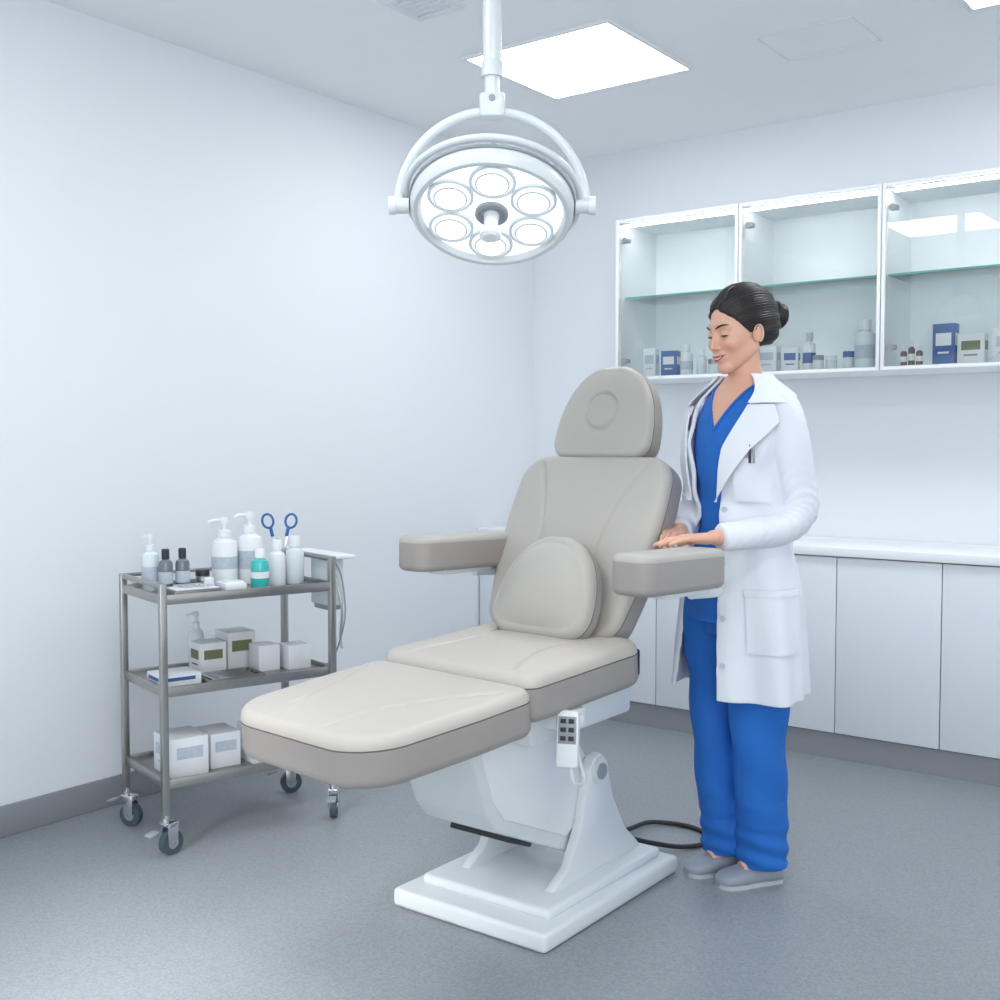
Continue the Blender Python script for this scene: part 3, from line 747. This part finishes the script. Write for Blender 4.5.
for i in range(nv_+1):
    th=math.pi*i/nv_
    for j in range(nu_):
        ph=2*math.pi*j/nu_; rr=.039*(1+.06*math.sin(3*ph+th*7)+.015*math.sin(12*ph+th*30)); V.append((rr*math.sin(th)*math.cos(ph),.144+.033*math.cos(th)*(1+.04*math.sin(3*ph)),.016+rr*math.sin(th)*math.sin(ph)))
for i in range(nv_):
    for j in range(nu_): F.append([i*nu_+j,i*nu_+(j+1)%nu_,(i+1)*nu_+(j+1)%nu_,(i+1)*nu_+j])
b.add(V,F,M_hair); b.tube([(.022*math.cos(a),.118,.016+.022*math.sin(a)) for a in np.linspace(0,2*math.pi,24,endpoint=False)],.008,M_hair,seg=10,closed=True)
b.done('hair',hd,sharp=180)
b=B(); k=resample([(0,.02,1.40,.060),(0,.016,1.44,.052),(0,.010,1.48,.046),(0,.006,1.52,.046),(0,.006,1.56,.045)],24); b.tube(k[:,:3],k[:,3],M_skin,seg=36)
b.ell((0,.01,1.425),(.085,.055,.03),M_skin)
b.done('neck',doc,sharp=80)
def hand(name,w,fwd,up,thumb,curl,arm,sc=.92):
    w=Vector(w);fwd=Vector(fwd).normalized();up=Vector(up);up=(up-fwd*up.dot(fwd)).normalized(); th=Vector(thumb); th=(th-fwd*th.dot(fwd)-up*th.dot(up)).normalized()
    q=lambda x,y,z:w+(fwd*x+th*y+up*z)*sc
    b=B(); C=lambda a,b_,r0,r1:b.caps(a,b_,r0*sc,r1*sc,M_skin)
    C(Vector(arm),q(.01,0,0),.027,.022)
    kn=[(.088,.028),(.093,.009),(.089,-.010),(.080,-.027)]
    for i,(x,y) in enumerate(kn): C(q(.01,y*.45,0),q(x,y,0.002),.015,.0105)
    C(q(.03,.012,-.006),q(.075,.012,-.004),.013,.012); C(q(.03,-.012,-.006),q(.07,-.014,-.004),.013,.011)
    Ls=[(.038,.024,.020),(.042,.027,.021),(.039,.025,.020),(.030,.019,.018)]
    for i,(x,y) in enumerate(kn):
        p=q(x,y,.002); a=0; r=[.0092,.0082,.0074,.0062]
        if i==3: r=[c*.88 for c in r]
        for s_,l in enumerate(Ls[i]):
            a+=curl[s_]; d=fwd*math.cos(D(a))-up*math.sin(D(a))+th*(y*1.6*math.cos(D(a)))
            n=p+d.normalized()*l*sc; C(p,n,r[s_],r[s_+1]); p=n
    C(q(.018,.016,-.006),q(.048,.040,-.010),.0145,.0115); C(q(.048,.040,-.010),q(.074,.052,-.014),.0112,.0095); C(q(.074,.052,-.014),q(.097,.056,-.019),.0093,.0075)
    o=b.done(name,doc); remesh(o,.0017,3,.5)
hand('hand_left',(.142,-.215,1.013),(-.42,-.90,-.05),(0,0,1),(-1,.3,0),(4,8,6),(.150,-.165,1.012))
hand('hand_right',(-.072,-.165,1.014),(.62,-.78,-.06),(0,0,1),(.8,.3,0),(12,30,24),(-.10,-.13,1.016))

# ------------------------------------------------------------------ light
w=bpy.data.worlds.new('world'); scene.world=w; w.use_nodes=True
bg=w.node_tree.nodes['Background']; bg.inputs[0].default_value=(.86,.935,1,1); bg.inputs[1].default_value=1.2
def area(name,loc,target,sx,sy,power,col,spread=180):
    l=bpy.data.lights.new(name,'AREA'); l.shape='RECTANGLE'; l.size=sx; l.size_y=sy; l.energy=power; l.color=col; l.spread=D(spread)
    o=bpy.data.objects.new(name,l); coll.objects.link(o); o.location=loc
    o.rotation_euler=(Vector(target)-Vector(loc)).to_track_quat('-Z','Y').to_euler(); return o
area('window_light',(1.6,-1.2,1.7),(-2.2,2.8,.9),1.8,1.6,38,(1,.99,.97))
area('window_beam',(-1.5,-1.3,2.1),(-2.15,1.55,0),.3,.5,4.5,(1,.98,.95),24)
# ------------------------------------------------------------------ camera
c=bpy.data.cameras.new('camera'); c.sensor_width=36; c.lens=1129/1000*36; co=bpy.data.objects.new('camera',c); coll.objects.link(co)
co.location=(0,0,1.24); co.rotation_euler=(D(90-2.79),0,D(37)); c.clip_start=.05
scene.camera=co
